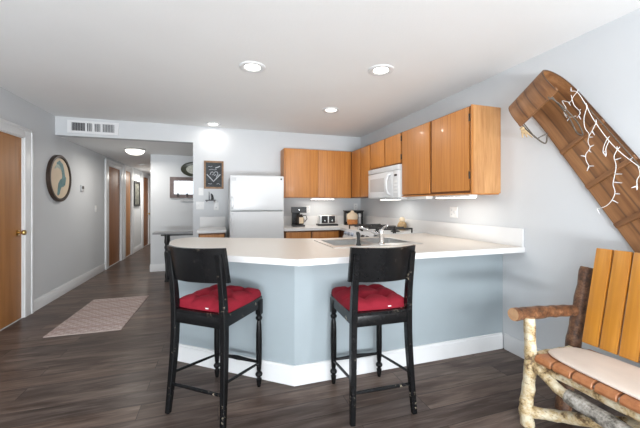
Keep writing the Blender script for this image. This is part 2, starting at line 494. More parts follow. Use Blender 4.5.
# ------------------------------------------------------------------ header vent
v = thing('ceiling_vent', 'white louvred return air vent on the header above the hallway', 'vent', (-1.63, YB, 2.315))
MB().box(-.30, .30, -.012, 0, -.085, .085, .004).prism([(-.30, -.085), (.30, -.085), (.30, .085), (-.30, .085)], -.02, -.012,
    [[(-.25, -.055), (.25, -.055), (.25, .055), (-.25, .055)]], mtx=XZ).build('vent_frame', M['trim'], v)
box(-.25, .25, -.0145, -.012, -.055, .055).build('vent_backing', M['vent'], v)
for x in (-.085, .0, .095):
    box(x - .012, x + .012, -.022, -.0145, -.055, .055, .002).build('vent_divider', M['trim'], v)
for k in range(27):
    x = -.24 + k * .0185
    if min(abs(x - q) for q in (-.085, 0, .095)) < .016: continue
    MB().box(-.001, .001, -.006, .006, -.054, .054, mtx=Matrix.Translation((x, -.02, 0)) @ Matrix.Rotation(.6 if k < 9 else -.7, 4, 'Z')).build('vent_slat', M['appgrey'], v)

# ------------------------------------------------------------------ lamps
def lamp_light(name, loc, power, kind='AREA', size=.12, parent=None, col=(1, .96, .90), spread=pi):
    d = bpy.data.lights.new(name, kind); d.energy = power; d.color = col
    if kind == 'AREA': d.shape = 'DISK'; d.size = size; d.spread = spread
    else: d.shadow_soft_size = size
    o = bpy.data.objects.new(name, d); COL.objects.link(o); o.location = loc
    if parent: o.parent = parent
    return o
CANS = [((.279, 2.748), 'round recessed ceiling light above the left bar stool, leftmost of the two near ones'),
        ((1.354, 2.466), 'round recessed ceiling light above the right bar stool, nearest the toboggan'),
        ((1.34, 3.712), 'round recessed ceiling light above the kitchen sink and stove area'),
        ((-.073, 4.90), 'small recessed ceiling light close to the wall above the chalkboard')]
for i, ((x, y), lb) in enumerate(CANS):
    r = thing('recessed_light', lb, 'ceiling light', (x, y, HC), 0, 'recessed ceiling lights')
    MB().lathe([(.066, -.001), (.112, 0), (.112, -.006), (.104, -.011), (.082, -.011), (.066, -.003)], (0, 0, 0), 32).build('trim_ring', M['trim'], r)
    MB().lathe([(.0655, -.001), (.0655, -.005), (.03, -.0075), (.001, -.008)], (0, 0, 0), 32).build('diffuser', M['lamp'], r)
    lamp_light('lamp', (0, 0, -.02), (5, 5, 9, 2)[i], 'AREA', .13, r)
for (x, y, s, lb, p) in ((-1.332, 6.017, 1, 'glowing white dome light on the hallway ceiling by the entrance', 12), (-1.62, 9.6, 1, 'smaller looking dome light further down the hallway ceiling', 24)):
    r = thing('dome_light', lb, 'ceiling light', (x, y, HH), 0, 'hallway dome lights')
    MB().lathe([(.15, 0), (.155, -.012), (.15, -.025), (.14, -.025)], (0, 0, 0), 32).build('metal_base', M['steel'], r)
    MB().lathe([(.142, -.022), (.142, -.035), (.125, -.062), (.09, -.085), (.045, -.097), (.002, -.10)], (0, 0, 0), 32).build('glass_dome', M['dome'], r)
    lamp_light('lamp', (0, 0, -.11), p, 'AREA', .2, r, (1, .95, .88))
sm = thing('smoke_detector', 'small white round smoke detector on the hallway ceiling between the dome lights', 'smoke detector', (-1.70, 8.3, HH))
MB().lathe([(.07, 0), (.07, -.02), (.055, -.035), (.02, -.038), (.001, -.038)], seg=24).build('detector_body', M['plate'], sm)

# ------------------------------------------------------------------ peninsula, counters
def off(poly, d): return poly
base_poly = [(.51, 2.165), (-.35, 2.835), (-.385, 3.15), (-.29, 3.42), (.74, 3.0), (1.72, 2.93), (XR - .002, 2.93), (XR - .002, 2.165)]
pen = thing('kitchen_peninsula', 'blue grey angled peninsula base under the breakfast bar with white baseboard', 'kitchen peninsula', (1.0, 2.6, 0))
L = (-1.0, -2.6, 0)
MB().prism(base_poly, 0.0, .874, [[(.60, 2.25), (2.34, 2.25), (2.34, 2.905), (1.70, 2.905), (.70, 2.95), (-.25, 3.33), (-.32, 3.14), (-.28, 2.91)]]).build('panel', M['bluegrey'], pen, L)
# baseboard follows the two visible faces as one mitred strip
def wall_strip(path, th, z0, z1):
    """strip offset to the left of the walking direction"""
    P = [Vector((*p, 0)) for p in path]; out = []
    for i, p in enumerate(P):
        ds = []
        if i > 0: ds.append((P[i] - P[i - 1]).normalized())
        if i < len(P) - 1: ds.append((P[i + 1] - P[i]).normalized())
        ns = [Vector((-d.y, d.x, 0)) for d in ds]
        n = sum(ns, Vector()).normalized(); k = th / n.dot(ns[0])
        out.append(p + n * k)
    return [tuple(p[:2]) for p in P] + [tuple(p[:2]) for p in reversed(out)]
path = [(XR - .016, 2.165), (.51, 2.165), (-.35, 2.835), (-.385, 3.15)]
def ribbon_wall(path, th, z0, z1):
    st = wall_strip(path, th, 0, 1); n = len(path); b = bmesh.new(); rings = []
    for i in range(n):
        p, q = st[i], st[2 * n - 1 - i]
        rings.append([b.verts.new((*p, z0)), b.verts.new((*q, z0)), b.verts.new((*q, z1)), b.verts.new((*p, z1))])
    for i in range(n - 1):
        for k in range(4): b.faces.new((rings[i][k], rings[i][(k + 1) % 4], rings[i + 1][(k + 1) % 4], rings[i + 1][k]))
    b.faces.new(rings[0][::-1]); b.faces.new(rings[-1])
    bmesh.ops.recalc_face_normals(b, faces=b.faces[:])
    return b
mb = MB(); mb._take(ribbon_wall(path, .015, 0, .120)); mb._take(ribbon_wall(path, .010, .120, .137))
mb.build('baseboard', M['trim'], pen, L)

CT = .915
def arc(cx, cy, r, a0, a1, n=8): return [(cx + r * cos(radians(a0 + (a1 - a0) * k / n)), cy + r * sin(radians(a0 + (a1 - a0) * k / n))) for k in range(n + 1)]
top_poly = [(XR - .002, 1.955), (.485, 1.965), (-.31, 2.54), (-.345, 2.60), (-.40, 3.0), (-.43, 3.3), (-.40, 3.48), (-.33, 3.58), (-.24, 3.60), (.75, 3.17), (1.0, 3.09), (1.74, 3.06), (1.74, 3.255), (XR - .002, 3.255)]
SK = (.90, 1.70, 2.40, 2.90)  # sink cut-out
hole = [(SK[0], SK[2]), (SK[1], SK[2]), (SK[1], SK[3]), (SK[0], SK[3])]
ct = thing('countertop', 'long cream laminate breakfast bar top with white edge and backsplash', 'countertop', (1.0, 2.6, CT))
Lc = (-1.0, -2.6, -CT)
MB().prism(top_poly, CT - .036, CT, [hole]).build('laminate_top', M['counter'], ct, Lc)
front = [(XR - .002, 1.955), (.485, 1.965), (-.31, 2.54), (-.345, 2.60), (-.40, 3.0), (-.43, 3.3), (-.40, 3.48), (-.33, 3.58), (-.24, 3.60)]
mb = MB(); mb._take(ribbon_wall(front, .006, CT - .041, CT + .0005)); mb.build('white_edge', M['edge'], ct, Lc)
MB().box(XR - .024, XR - .002, 1.958, 4.093, CT, 1.065, .003).build('backsplash', M['edge'], ct, Lc)

cc = thing('countertop', 'cream laminate counter along the back wall holding coffee maker and toaster', 'countertop', (1.6, 4.75, CT))
Lb = (-1.6, -4.75, -CT)
MB().prism([(.90, 4.45), (1.74, 4.45), (1.74, 4.095), (XR - .002, 4.095), (XR - .002, YB - .002), (.90, YB - .002)], CT - .038, CT).build('laminate_top', M['edge'], cc, Lb)
MB().box(.90, XR - .024, YB - .024, YB - .002, CT, 1.065, .003).box(XR - .024, XR - .002, 4.095, YB - .002, CT, 1.065, .003).build('backsplash', M['edge'], cc, Lb)

def slab(x0, x1, z0, z1, y, m, parent, name='door', th=.018, facing='-y', loc=(0, 0, 0)):
    """flat cabinet front; facing -y (back run) or -x (right run)"""
    if facing == '-y': return box(x0, x1, y - th, y, z0, z1, .003).build(name, m, parent, loc)
    return box(y - th, y, x0, x1, z0, z1, .003).build(name, m, parent, loc)

bc = thing('base_cabinet', 'oak base cabinet under the back counter with two drawer fronts', 'cabinet', (1.4, 4.75, 0))
L2 = (-1.4, -4.75, 0)
MB().box(.905, 1.76, 4.49, YB - .002, .10, .876).box(.905, 1.76, 4.55, YB - .002, 0, .10).build('body', M['gap'], bc, L2)
for a, b in ((.93, 1.30), (1.325, 1.735)):
    slab(a, b, .70, .855, 4.49, M['oak'], bc, 'drawer', loc=L2); slab(a, b, .12, .68, 4.49, M['oak'], bc, 'door', loc=L2)
cb = thing('base_cabinet', 'oak corner base cabinet hidden between the back counter and the range', 'cabinet', (2.08, 4.6, 0))
box(1.78, XR - .002, 4.10, YB - .002, 0, .876).build('body', M['gap'], cb, (-2.08, -4.6, 0))
nb = thing('base_cabinet', 'oak base cabinet between the range and the breakfast bar', 'cabinet', (2.08, 3.1, 0))
box(1.78, XR - .002, 2.935, 3.25, 0, .876).build('body', M['gap'], nb, (-2.08, -3.1, 0))

# small cabinet left of the fridge
s = thing('base_cabinet', 'small oak base cabinet with one drawer left of the white fridge', 'cabinet', (-.08, 4.8, 0))
Ls = (.08, -4.8, 0)
MB().box(-.25, .09, 4.49, YB - .016, .10, .876).box(-.25, .09, 4.55, YB - .016, 0, .10).build('body', M['gap'], s, Ls)
slab(-.235, .075, .70, .855, 4.49, M['oak'], s, 'drawer', loc=Ls); slab(-.235, .075, .12, .68, 4.49, M['oak'], s, 'door', loc=Ls)
s = thing('countertop', 'short white counter with tall backsplash left of the white fridge', 'countertop', (-.08, 4.8, CT))
box(-.27, .105, 4.455, YB - .002, CT - .038, CT, .003).build('laminate_top', M['edge'], s, (.08, -4.8, -CT))
box(-.262, .105, YB - .024, YB - .002, CT, 1.07, .003).build('backsplash', M['edge'], s, (.08, -4.8, -CT))

# ------------------------------------------------------------------ upper cabinets
Z0, Z1 = 1.365, 2.127
YU = 4.80
XU = 2.094
def rz_hinge(parent, pts):
    for p in pts:
        MB().box(p[0] - .006, p[0] + .004, p[1] - .012, p[1] + .012, p[2] - .03, p[2] + .03, .002).tube([(p[0] - .008, p[1], p[2] - .032), (p[0] - .008, p[1], p[2] + .032)], .006, 8).build('hinge', M['hinge'], parent)
u = thing('upper_cabinet', 'oak upper cabinet with two doors right of the fridge above the coffee maker', 'cabinet', (0, 0, 0))
box(.965, 2.085, YU, YB - .002, Z0, Z1, .002).build('body', M['oak'], u)
slab(.985, 1.503, Z0 + .012, Z1 - .012, YU, M['oak'], u); slab(1.513, 2.03, Z0 + .012, Z1 - .012, YU, M['oak'], u)
u = thing('upper_cabinet', 'narrow oak corner upper cabinet left of the white microwave', 'cabinet', (0, 0, 0))
box(XU, XR - .002, 4.105, YB - .002, Z0, Z1, .002).build('body', M['gap'], u)
slab(4.118, 4.42, Z0 + .012, Z1 - .012, XU, M['oak'], u, facing='-x'); slab(4.445, 4.755, Z0 + .012, Z1 - .012, XU, M['oak'], u, 'filler_panel', facing='-x')
u = thing('upper_cabinet', 'short oak upper cabinet with two doors above the white microwave', 'cabinet', (0, 0, 0))
box(XU, XR - .002, 3.285, 4.10, 1.75, Z1, .002).build('body', M['gap'], u)
slab(3.305, 3.675, 1.765, Z1 - .012, XU, M['oak'], u, facing='-x'); slab(3.70, 4.08, 1.765, Z1 - .012, XU, M['oak'], u, facing='-x')
rz_hinge(u, [(XU - .012, 3.29, 1.83), (XU - .012, 3.29, 2.05)])
u = thing('upper_cabinet', 'largest oak upper cabinet with two wide doors, nearest the toboggan', 'cabinet', (0, 0, 0))
MB().box(XU, XR - .002, 2.20, 3.28, Z0, Z1, .002).build('body', M['gap'], u)
box(XU - .001, XR - .002, 2.185, 2.20, Z0, Z1, .001).build('end_panel', M['oakside'], u)
MB().box(XU - .019, XU, 2.185, 2.20, Z0, Z1, .001).build('face_stile', M['oak'], u)
slab(2.222, 2.725, Z0 + .022, Z1 - .012, XU, M['oak'], u, facing='-x'); slab(2.765, 3.272, Z0 + .012, Z1 - .012, XU, M['oak'], u, facing='-x')
rz_hinge(u, [(XU - .014, 2.211, 1.52), (XU - .014, 2.211, 2.02)])
MB().box(XU - .016, XU + .28, 2.185, 3.28, Z0 - .012, Z0, .002).build('bottom_rail', M['oak'], u)

# under cabinet lights
def strip_light(x0, x1, y0, y1, label, power, lit=True):
    cx, cy = (x0 + x1) / 2, (y0 + y1) / 2
    r = thing('under_cabinet_light', label, 'light', (cx, cy, Z0 - (.012 if x0 > 2 else 0)))
    box(x0 - cx, x1 - cx, y0 - cy, y1 - cy, -.022, 0, .003).build('housing', M['plate'], r)
    box(x0 - cx + .008, x1 - cx - .008, y0 - cy + .008, y1 - cy - .008, -.030, -.022, .003).build('diffuser', M['strip'] if lit else M['plate'], r)
    if lit:
        d = bpy.data.lights.new('lamp', 'AREA'); d.shape = 'RECTANGLE'; d.size = x1 - x0; d.size_y = y1 - y0; d.energy = power; d.color = (1, .95, .87)
        o = bpy.data.objects.new('lamp', d); COL.objects.link(o); o.parent = r; o.location = (0, 0, -.034)
strip_light(1.42, 1.80, YU + .02, YU + .12, 'lit strip light under the back upper cabinet above the toaster', 1.3)
strip_light(2.11, 2.20, 2.25, 2.72, 'lit strip light under the largest upper cabinet above the bar top', 1.0)
strip_light(2.11, 2.20, 2.86, 3.22, 'unlit white strip housing under the largest upper cabinet beside the microwave', 0, False)

# ------------------------------------------------------------------ microwave
mw = thing('microwave', 'white over-the-range microwave with grey window and curved handle', 'microwave', (2.19, 3.69, 1.325))
Lm = (-2.19, -3.69, -1.325)
box(2.075, XR - .002, 3.29, 4.09, 1.335, 1.745, .008).build('body', M['appliance'], mw, Lm)
box(2.04, 2.075, 3.42, 4.088, 1.345, 1.675, .012).build('door', M['appliance'], mw, Lm)
dr = [c for c in mw.children if c.name.startswith('door')][0]
MB().box(2.036, 2.041, 3.63, 4.02, 1.43, 1.605, .004).build('window', M['glassgrey'], dr)
box(2.04, 2.075, 3.292, 3.415, 1.345, 1.675, .010).build('control_panel', M['appliance'], mw, Lm)
box(2.036, 2.041, 3.325, 3.385, 1.605, 1.63, .001).build('display', M['black'], mw, Lm)
for r in range(4):
    for c in range(3):
        box(2.037, 2.041, 3.318 + c * .028, 3.336 + c * .028, 1.40 + r * .042, 1.422 + r * .042, .001).build('key', M['plate'], mw, Lm)
MB().bar([(x + .055, 3.50, z) for x, z in ((1.985, 1.385), (1.955, 1.40), (1.935, 1.45), (1.930, 1.51), (1.935, 1.57), (1.955, 1.62), (1.985, 1.635))], .045, .022, (0, 1, 0), .006).build('handle', M['appliance'], mw, Lm)
vg = MB().box(2.042, 2.075, 3.292, 4.088, 1.68, 1.742, .006)
vg.build('vent_grille', M['appliance'], mw, Lm)
for k in range(3): box(2.039, 2.043, 3.33, 4.05, 1.692 + k * .016, 1.698 + k * .016).build('vent_slot', M['appgrey'], mw, Lm)
box(2.08, XR - .05, 3.30, 4.08, 1.325, 1.336, .002).build('underside_filter', M['appgrey'], mw, Lm)

box(2.12, 2.20, 3.50, 3.88, 1.319, 1.326, .002).build('added_fill_strip', M['strip'], mw, Lm)  # glowing strip added under the microwave to brighten the wall below
d = bpy.data.lights.new('lamp', 'AREA'); d.shape = 'RECTANGLE'; d.size = .07; d.size_y = .36; d.energy = 1.0; d.color = (1, .96, .9)  # added fill light that goes with the strip
o = bpy.data.objects.new('lamp', d); COL.objects.link(o); o.parent = mw; o.location = (2.16 - 2.19, 0, 1.315 - 1.325)

# ------------------------------------------------------------------ range
rg = thing('kitchen_range', 'white gas range with black grates and front control panel under the microwave', 'stove', (2.06, 3.675, 0))
Lr = (-2.06, -3.675, 0)
YR0, YR1 = 3.265, 4.085
MB().box(1.74, XR - .03, YR0, YR1, 0.02, .87, .004).build('body', M['appliance'], rg, Lr)
box(1.70, XR - .026, YR0, YR1, .885, .922, .008).build('cooktop', M['appliance'], rg, Lr)
MB().prism([(1.70, .918), (1.755, .918), (1.755, .74), (1.668, .76), (1.645, .81)], -YR1, -YR0, mtx=Matrix(((1, 0, 0, 0), (0, 0, -1, 0), (0, 1, 0, 0), (0, 0, 0, 1)))).build('control_panel', M['appliance'], rg, Lr)
RY = Matrix.Rotation(-pi / 2 + .47, 4, 'Y')
for k, y in enumerate((3.36, 3.48, 3.80, 3.91, 4.02)):
    MB().lathe([(.024, 0), (.024, .012), (.019, .03), (.001, .031)], (1.674, y, .866), 18, mtx=RY).build('knob', M['dial'] if k > 1 else M['black'], rg, Lr)
box(1.715, 1.745, YR0 + .02, YR1 - .02, .16, .74, .006).build('oven_door', M['appliance'], rg, Lr)
MB().tube([(1.715, 3.34, .70), (1.68, 3.36, .70), (1.68, 3.99, .70), (1.715, 4.01, .70)], .011, 10).build('oven_handle', M['appliance'], rg, Lr)
for (cx, cy) in ((1.855, 3.47), (1.855, 3.88), (2.105, 3.47), (2.105, 3.88)):
    b_ = MB().lathe([(.055, .922), (.055, .932), (.038, .940), (.001, .941)], (cx, cy, 0), 20)
    b_.build('burner', M['iron'], rg, Lr)
    g = MB()
    h = .120; hy = .195
    for (x0, x1, y0, y1) in ((cx - .008, cx + .008, cy - hy, cy + hy), (cx - h, cx + h, cy - .008, cy + .008), (cx - h, cx + h, cy - hy, cy - hy + .016), (cx - h, cx + h, cy + hy - .016, cy + hy)):
        g.box(x0, x1, y0, y1, .962, .982, .003)
    for sx in (-1, 1):
        for sy in (-1, 1): g.box(cx + sx * (h - .007) - .007, cx + sx * (h - .007) + .007, cy + sy * (hy - .007) - .007, cy + sy * (hy - .007) + .007, .922, .966)
    g.build('grate', M['iron'], rg, Lr)

# ------------------------------------------------------------------ refrigerator
fr = thing('refrigerator', 'tall white top-freezer refrigerator against the back wall', 'refrigerator', (.50, 4.68, 0))
Lf = (-.50, -4.68, 0)
box(.15, .858, 4.37, YB - .04, .02, 1.64, .008).build('body', M['appliance'], fr, Lf)
f1 = box(.147, .862, 4.30, 4.365, 1.178, 1.648, .014, 3).build('freezer_door', M['appliance'], fr, Lf)
f2 = box(.147, .862, 4.30, 4.365, .09, 1.166, .014, 3).build('fridge_door', M['appliance'], fr, Lf)
MB().bar([(.175, 4.302, 1.21), (.175, 4.275, 1.23), (.175, 4.272, 1.34), (.175, 4.30, 1.37)], .022, .016, (1, 0, 0), .004).build('handle', M['appliance'], f1)
MB().bar([(.175, 4.302, .78), (.175, 4.275, .80), (.175, 4.272, 1.12), (.175, 4.30, 1.145)], .022, .016, (1, 0, 0), .004).build('handle', M['appliance'], f2)
box(.165, .225, 4.2975, 4.301, 1.575, 1.615, .001).build('badge', M['appgrey'], f1)
box(.815, .835, 4.2965, 4.301, 1.595, 1.618, .002).build('screw_cap', M['black'], f1)
MB().box(.835, .868, 4.31, 4.39, 1.166, 1.178, .002).build('hinge', M['appgrey'], fr, Lf)
box(.16, .85, 4.345, 4.37, .02, .085).build('kick_grille', M['black'], fr, Lf)

# ------------------------------------------------------------------ sink, faucet, soap
sk = thing('kitchen_sink', 'stainless double bowl sink set into the breakfast bar top', 'sink', (1.3, 2.65, CT))
Lk = (-1.3, -2.65, -CT)
rim = [(SK[0] - .02, SK[2] - .02), (SK[1] + .02, SK[2] - .02), (SK[1] + .02, SK[3] + .02), (SK[0] - .02, SK[3] + .02)]
bowls = [[(SK[0] + .03, SK[2] + .09), (1.285, SK[2] + .09), (1.285, SK[3] - .025), (SK[0] + .03, SK[3] - .025)],
         [(1.325, SK[2] + .09), (SK[1] - .03, SK[2] + .09), (SK[1] - .03, SK[3] - .025), (1.325, SK[3] - .025)]]
MB().prism(rim, CT + .0005, CT + .006, bowls).build('rim', M['steel'], sk, Lk)
for bw in bowls:
    (x0, y0), (x1, y1) = bw[0], bw[2]
    q = MB(); t_ = .002; zb = CT - .16
    q.box(x0, x1, y0, y1, zb - t_, zb)
    q.box(x0 - t_, x0, y0, y1, zb - t_, CT + .004); q.box(x1, x1 + t_, y0, y1, zb - t_, CT + .004)
    q.box(x0, x1, y0 - t_, y0, zb - t_, CT + .004); q.box(x0, x1, y1, y1 + t_, zb - t_, CT + .004)
    q.build('bowl', M['steel'], sk, Lk)
fc = thing('faucet', 'chrome kitchen faucet with a long slanted spout behind the sink', 'faucet', (1.345, 2.445, CT + .006))
MB().lathe([(.030, 0), (.030, .008), (.022, .016), (.020, .075), (.024, .085), (.024, .112), (.015, .128), (.002, .13)], seg=20).build('faucet_body', M['chrome'], fc)
MB().tube([(0, .01, .075), (-.04, .08, .10), (-.09, .16, .125), (-.115, .20, .135), (-.122, .21, .13), (-.124, .214, .11)], [.013, .012, .011, .011, .011, .010], 12).build('spout', M['chrome'], fc)
MB().tube([(0, 0, .12), (.02, -.015, .15), (.05, -.03, .165)], [.009, .007, .006], 10).build('lever', M['chrome'], fc)
sp = thing('sink_sprayer', 'black hand sprayer standing left of the chrome faucet', 'sprayer', (1.13, 2.445, CT + .006))
MB().lathe([(.022, 0), (.022, .01), (.016, .016), (.014, .045), (.012, .05)], seg=16).build('holder', M['black'], sp)
MB().tube([(0, 0, .04), (0, 0, .06), (.002, .004, .085), (.0, .014, .098), (-.004, .024, .10)], [.011, .014, .018, .017, .012], 12).build('spray_head', M['black'], sp)

# ------------------------------------------------------------------ items on the counters
cf = thing('coffee_maker', 'black drip coffee maker on the back counter beside the fridge', 'coffee maker', (1.20, 4.86, CT), radians(-6))
MB().box(-.095, .095, -.13, .10, 0, .028, .008).build('base', M['black'], cf)
MB().box(-.090, .035, .02, .10, .026, .22, .008).build('water_tank', M['black'], cf)
MB().prism([(-.115, -.13), (.115, -.13), (.10, .10), (-.10, .10)], .215, .305).build('brew_head', M['black'], cf)
ca = MB().lathe([(.06, .03), (.075, .06), (.078, .10), (.062, .15), (.045, .175), (.045, .19)], (.02, -.045, 0), 24).build('carafe', M['coffee'], cf)
MB().bar([(.065, -.085, .175), (.115, -.095, .17), (.128, -.10, .12), (.095, -.09, .075)], .018, .012, (0, 1, 0), .003).build('carafe_handle', M['black'], ca)
MB().box(.0, .07, -.128, -.121, .05, .145, .002).build('carafe_label', M['creamglaze'], ca)
MB().lathe([(.012, 0), (.010, .004), (.001, .005)], (.0, -.132, .26), 12, mtx=Matrix.Rotation(pi / 2, 4, 'X')).build('power_switch', M['chrome'], cf)

ts = thing('toaster', 'silver two slot toaster with black ends on the back counter', 'toaster', (1.69, 4.87, CT), radians(-5))
MB().box(-.165, .165, -.09, .09, 0, .028, .008).build('base', M['black'], ts)
MB().box(-.145, .145, -.082, .082, .026, .172, .022, 4).build('shell', M['steel'], ts)
for x in (-.060, .060):
    e = MB().box(x - .050, x + .050, -.088, -.080, .045, .158, .010, 3).build('control_plate', M['black'], ts)
    box(x - .012, x + .012, -.106, -.088, .115, .128, .003).build('lever', M['black'], e)
    MB().lathe([(.014, 0), (.012, .010), (.001, .011)], (x, -.088, .083), 16, mtx=Matrix.Rotation(pi / 2, 4, 'X')).build('dial', M['chrome'], e)
for y in (-.03, .03):
    box(-.12, .12, y - .012, y + .012, .1705, .1735).build('bread_slot', M['black'], ts)

rk = thing('counter_rack', 'black open fronted wooden rack in the counter corner behind the range', 'rack', (2.17, 4.90, CT), radians(-12))
q = MB().box(-.15, .15, .055, .065, 0, .05).box(-.15, .15, .055, .065, .19, .225).box(-.155, -.14, -.06, .065, 0, .225, .002).box(.14, .155, -.06, .065, 0, .225, .002)
q.build('rack_case', M['iron'], rk)
box(-.165, .165, -.07, .068, .225, .242, .003).build('rack_top', M['iron'], rk)
box(-.14, .14, -.06, .055, 0.0, .014, .002).build('rack_shelf', M['iron'], rk)
box(.052, .062, -.055, .055, .014, .225).build('rack_divider', M['iron'], rk)
kx = Matrix.Rotation(radians(-12), 4, 'Z')
def rpos(x, y, z): p = kx @ Vector((x, y, z)); return (2.17 + p.x, 4.90 + p.y, CT + p.z)
jr = thing('pot', 'plump cream and orange pot standing before the black counter rack', 'pot', rpos(-.05, -.150, .0), radians(-12))
MB().lathe([(.056, 0), (.074, .012), (.088, .05), (.086, .10)], seg=24, sy=.8).build('pot_base', M['orange'], jr)
MB().lathe([(.086, .10), (.094, .13), (.094, .165), (.075, .195), (.04, .212), (.030, .218), (.026, .238), (.012, .246), (.002, .247)], seg=24, sy=.8).build('pot_top', M['creamglaze'], jr)
jr = thing('jar', 'small white canister in the right compartment of the black rack', 'jar', rpos(.10, -.01, .0145), radians(-12))
MB().lathe([(.028, 0), (.03, .01), (.03, .12)], seg=20).build('jar_body', M['appgrey'], jr)
MB().lathe([(.032, .12), (.032, .17), (.02, .178), (.002, .18)], seg=20).build('lid', M['plate'], jr)

fg = thing('figurine', 'small tan round figurine at the back of the range below the microwave', 'figurine', (2.305, 3.63, .9225))
MB().lathe([(.045, 0), (.052, .015), (.058, .05), (.055, .085), (.04, .11), (.025, .118)], seg=22).build('figurine_body', M['tan'], fg)
MB().lathe([(.024, .112), (.036, .125), (.038, .145), (.028, .165), (.010, .174), (.001, .175)], seg=20).build('figurine_head', M['creamglaze'], fg)
for sx in (-1, 1):
    MB().tube([(0, sx * .05, .09), (-.02, sx * .068, .06), (-.045, sx * .03, .05)], [.014, .013, .011], 10).build('arm', M['tan'], fg)

# ------------------------------------------------------------------ wall plates
def plate(name, label, cat, loc, wx, hz, face, detail):
    rz = {'-y': 0, '+x': pi / 2, '-x': -pi / 2}[face]
    r = thing(name, label, cat, loc, rz)
    box(-wx / 2, wx / 2, -.006, 0, -hz / 2, hz / 2, .002).build('cover_plate', M['plate'], r)
    for (x, z, a, b, kind) in detail:
        if kind == 'switch':
            MB().box(x - a / 2, x + a / 2, -.010, -.006, z - b / 2, z + b / 2, .001).box(x - .004, x + .004, -.020, -.009, z - .002, z + .014, .002).build('toggle', M['trim'], r)
        elif kind == 'outlet':
            MB().box(x - a / 2, x + a / 2, -.009, -.006, z - b / 2, z + b / 2, .003).build('socket', M['trim'], r)
            for dx in (-.006, .006): box(x + dx - .0012, x + dx + .0012, -.0095, -.009, z - .005, z + .005).build('slot', M['black'], r)
    return r
plate('light_switch', 'white single light switch plate left of the chalkboard', 'light switch', (-.247, YB, 1.455), .07, .115, '-y', [(0, 0, .012, .026, 'switch')])
plate('light_switch', 'white double light switch plate above the small white backsplash', 'light switch', (-.26, YB, 1.243), .115, .115, '-y', [(-.024, 0, .012, .026, 'switch'), (.024, 0, .012, .026, 'switch')])
po = plate('wall_outlet', 'white wall outlet with a plug-in under the black wall shelf', 'outlet', (-.03, YB, 1.235), .072, .115, '-y', [(0, -.022, .03, .03, 'outlet')])
night = thing('plug_in_freshener', 'small white plug-in device in the outlet under the black wall shelf', 'plug-in', (-.028, YB - .009, 1.262))
MB().box(-.022, .022, -.035, 0, -.015, .03, .008).build('plug_body', M['trim'], night)
MB().lathe([(.014, .028), (.016, .04), (.012, .055), (.001, .058)], (0, -.018, 0), 14).build('plug_cap', M['plate'], night)
plate('wall_outlet', 'white wall outlet behind the coffee maker and toaster', 'outlet', (1.432, YB, 1.18), .072, .115, '-y', [(0, .022, .03, .03, 'outlet'), (0, -.022, .03, .03, 'outlet')])
plate('wall_outlet', 'white wall outlet on the back wall above the black rack corner', 'outlet', (2.30, YB, 1.215), .072, .115, '-y', [(0, .022, .03, .03, 'outlet'), (0, -.022, .03, .03, 'outlet')])
plate('wall_outlet', 'white wall outlet above the backsplash under the largest upper cabinet', 'outlet', (XR, 2.775, 1.18), .115, .115, '-x', [(-.024, .022, .03, .03, 'outlet'), (-.024, -.022, .03, .03, 'outlet'), (.024, 0, .012, .026, 'switch')])
plate('light_switch', 'white light switch on the left wall near the hallway doors', 'light switch', (XL, 6.553, 1.18), .075, .115, '+x', [(0, 0, .012, .026, 'switch')])
th_ = thing('thermostat', 'small thermostat with dark face on the left wall beside the oval map', 'thermostat', (XL, 5.95, 1.515), pi / 2)
MB().box(-.055, .055, -.022, 0, -.05, .05, .006).build('thermostat_body', M['appgrey'], th_)
box(-.032, .032, -.025, -.022, -.01, .035, .001).build('display', M['hinge'], th_)

# ------------------------------------------------------------------ oval lake map on the left wall
mp = thing('wall_map', 'round dark framed lake map plaque on the left wall', 'wall art', (XL, 5.17, 1.615), pi / 2)
RX2 = Matrix.Rotation(pi / 2, 4, 'X')
MB().lathe([(.27, 0), (.316, 0), (.316, .036), (.308, .042), (.284, .042), (.276, .034), (.27, .02)], seg=48, mtx=RX2).build('rim', M['barkframe'], mp)
MB().lathe([(.272, .004), (.272, .028), (.001, .028)], seg=48, mtx=RX2).build('map_board', M['map'], mp)
bd = [c for c in mp.children if c.name.startswith('map_board')][0]
# the lake, as a branching ribbon drawn in the board's plane (x right, z up)
def ribbon(pts, z0, z1):
    out = []; left = []; right = []
    for i, (x, y, wd) in enumerate(pts):
        a = pts[max(0, i - 1)]; c = pts[min(len(pts) - 1, i + 1)]
        t = Vector((c[0] - a[0], c[1] - a[1])).normalized(); n = Vector((-t.y, t.x))
        left.append((x + n.x * wd, y + n.y * wd)); right.append((x - n.x * wd, y - n.y * wd))
    return left + right[::-1]
NEG = Matrix(((1, 0, 0, 0), (0, 0, -1, 0), (0, 1, 0, 0), (0, 0, 0, 1)))
lk = MB()
lk.prism(ribbon([(-.10, .19, .012), (-.03, .21, .03), (.04, .17, .04), (.075, .10, .034), (.095, .03, .04), (.085, -.03, .05), (.03, -.06, .055), (-.02, -.10, .045), (-.04, -.15, .035), (-.055, -.20, .028), (-.08, -.225, .016)], 0, 1), .029, .0325, mtx=NEG)
lk.build('lake_inlay', M['lake'], bd)
MB().prism(ribbon([(-.16, .12, .008), (-.10, .16, .02), (-.03, .15, .02), (.03, .13, .015)], 0, 1), .029, .0315, mtx=NEG).build('bay_inlay', M['lakepale'], bd)
MB().prism(ribbon([(.10, .05, .012), (.15, .01, .016), (.12, -.07, .02), (.06, -.10, .02)], 0, 1), .029, .0318, mtx=NEG).build('bay_inlay', M['lake'], bd)

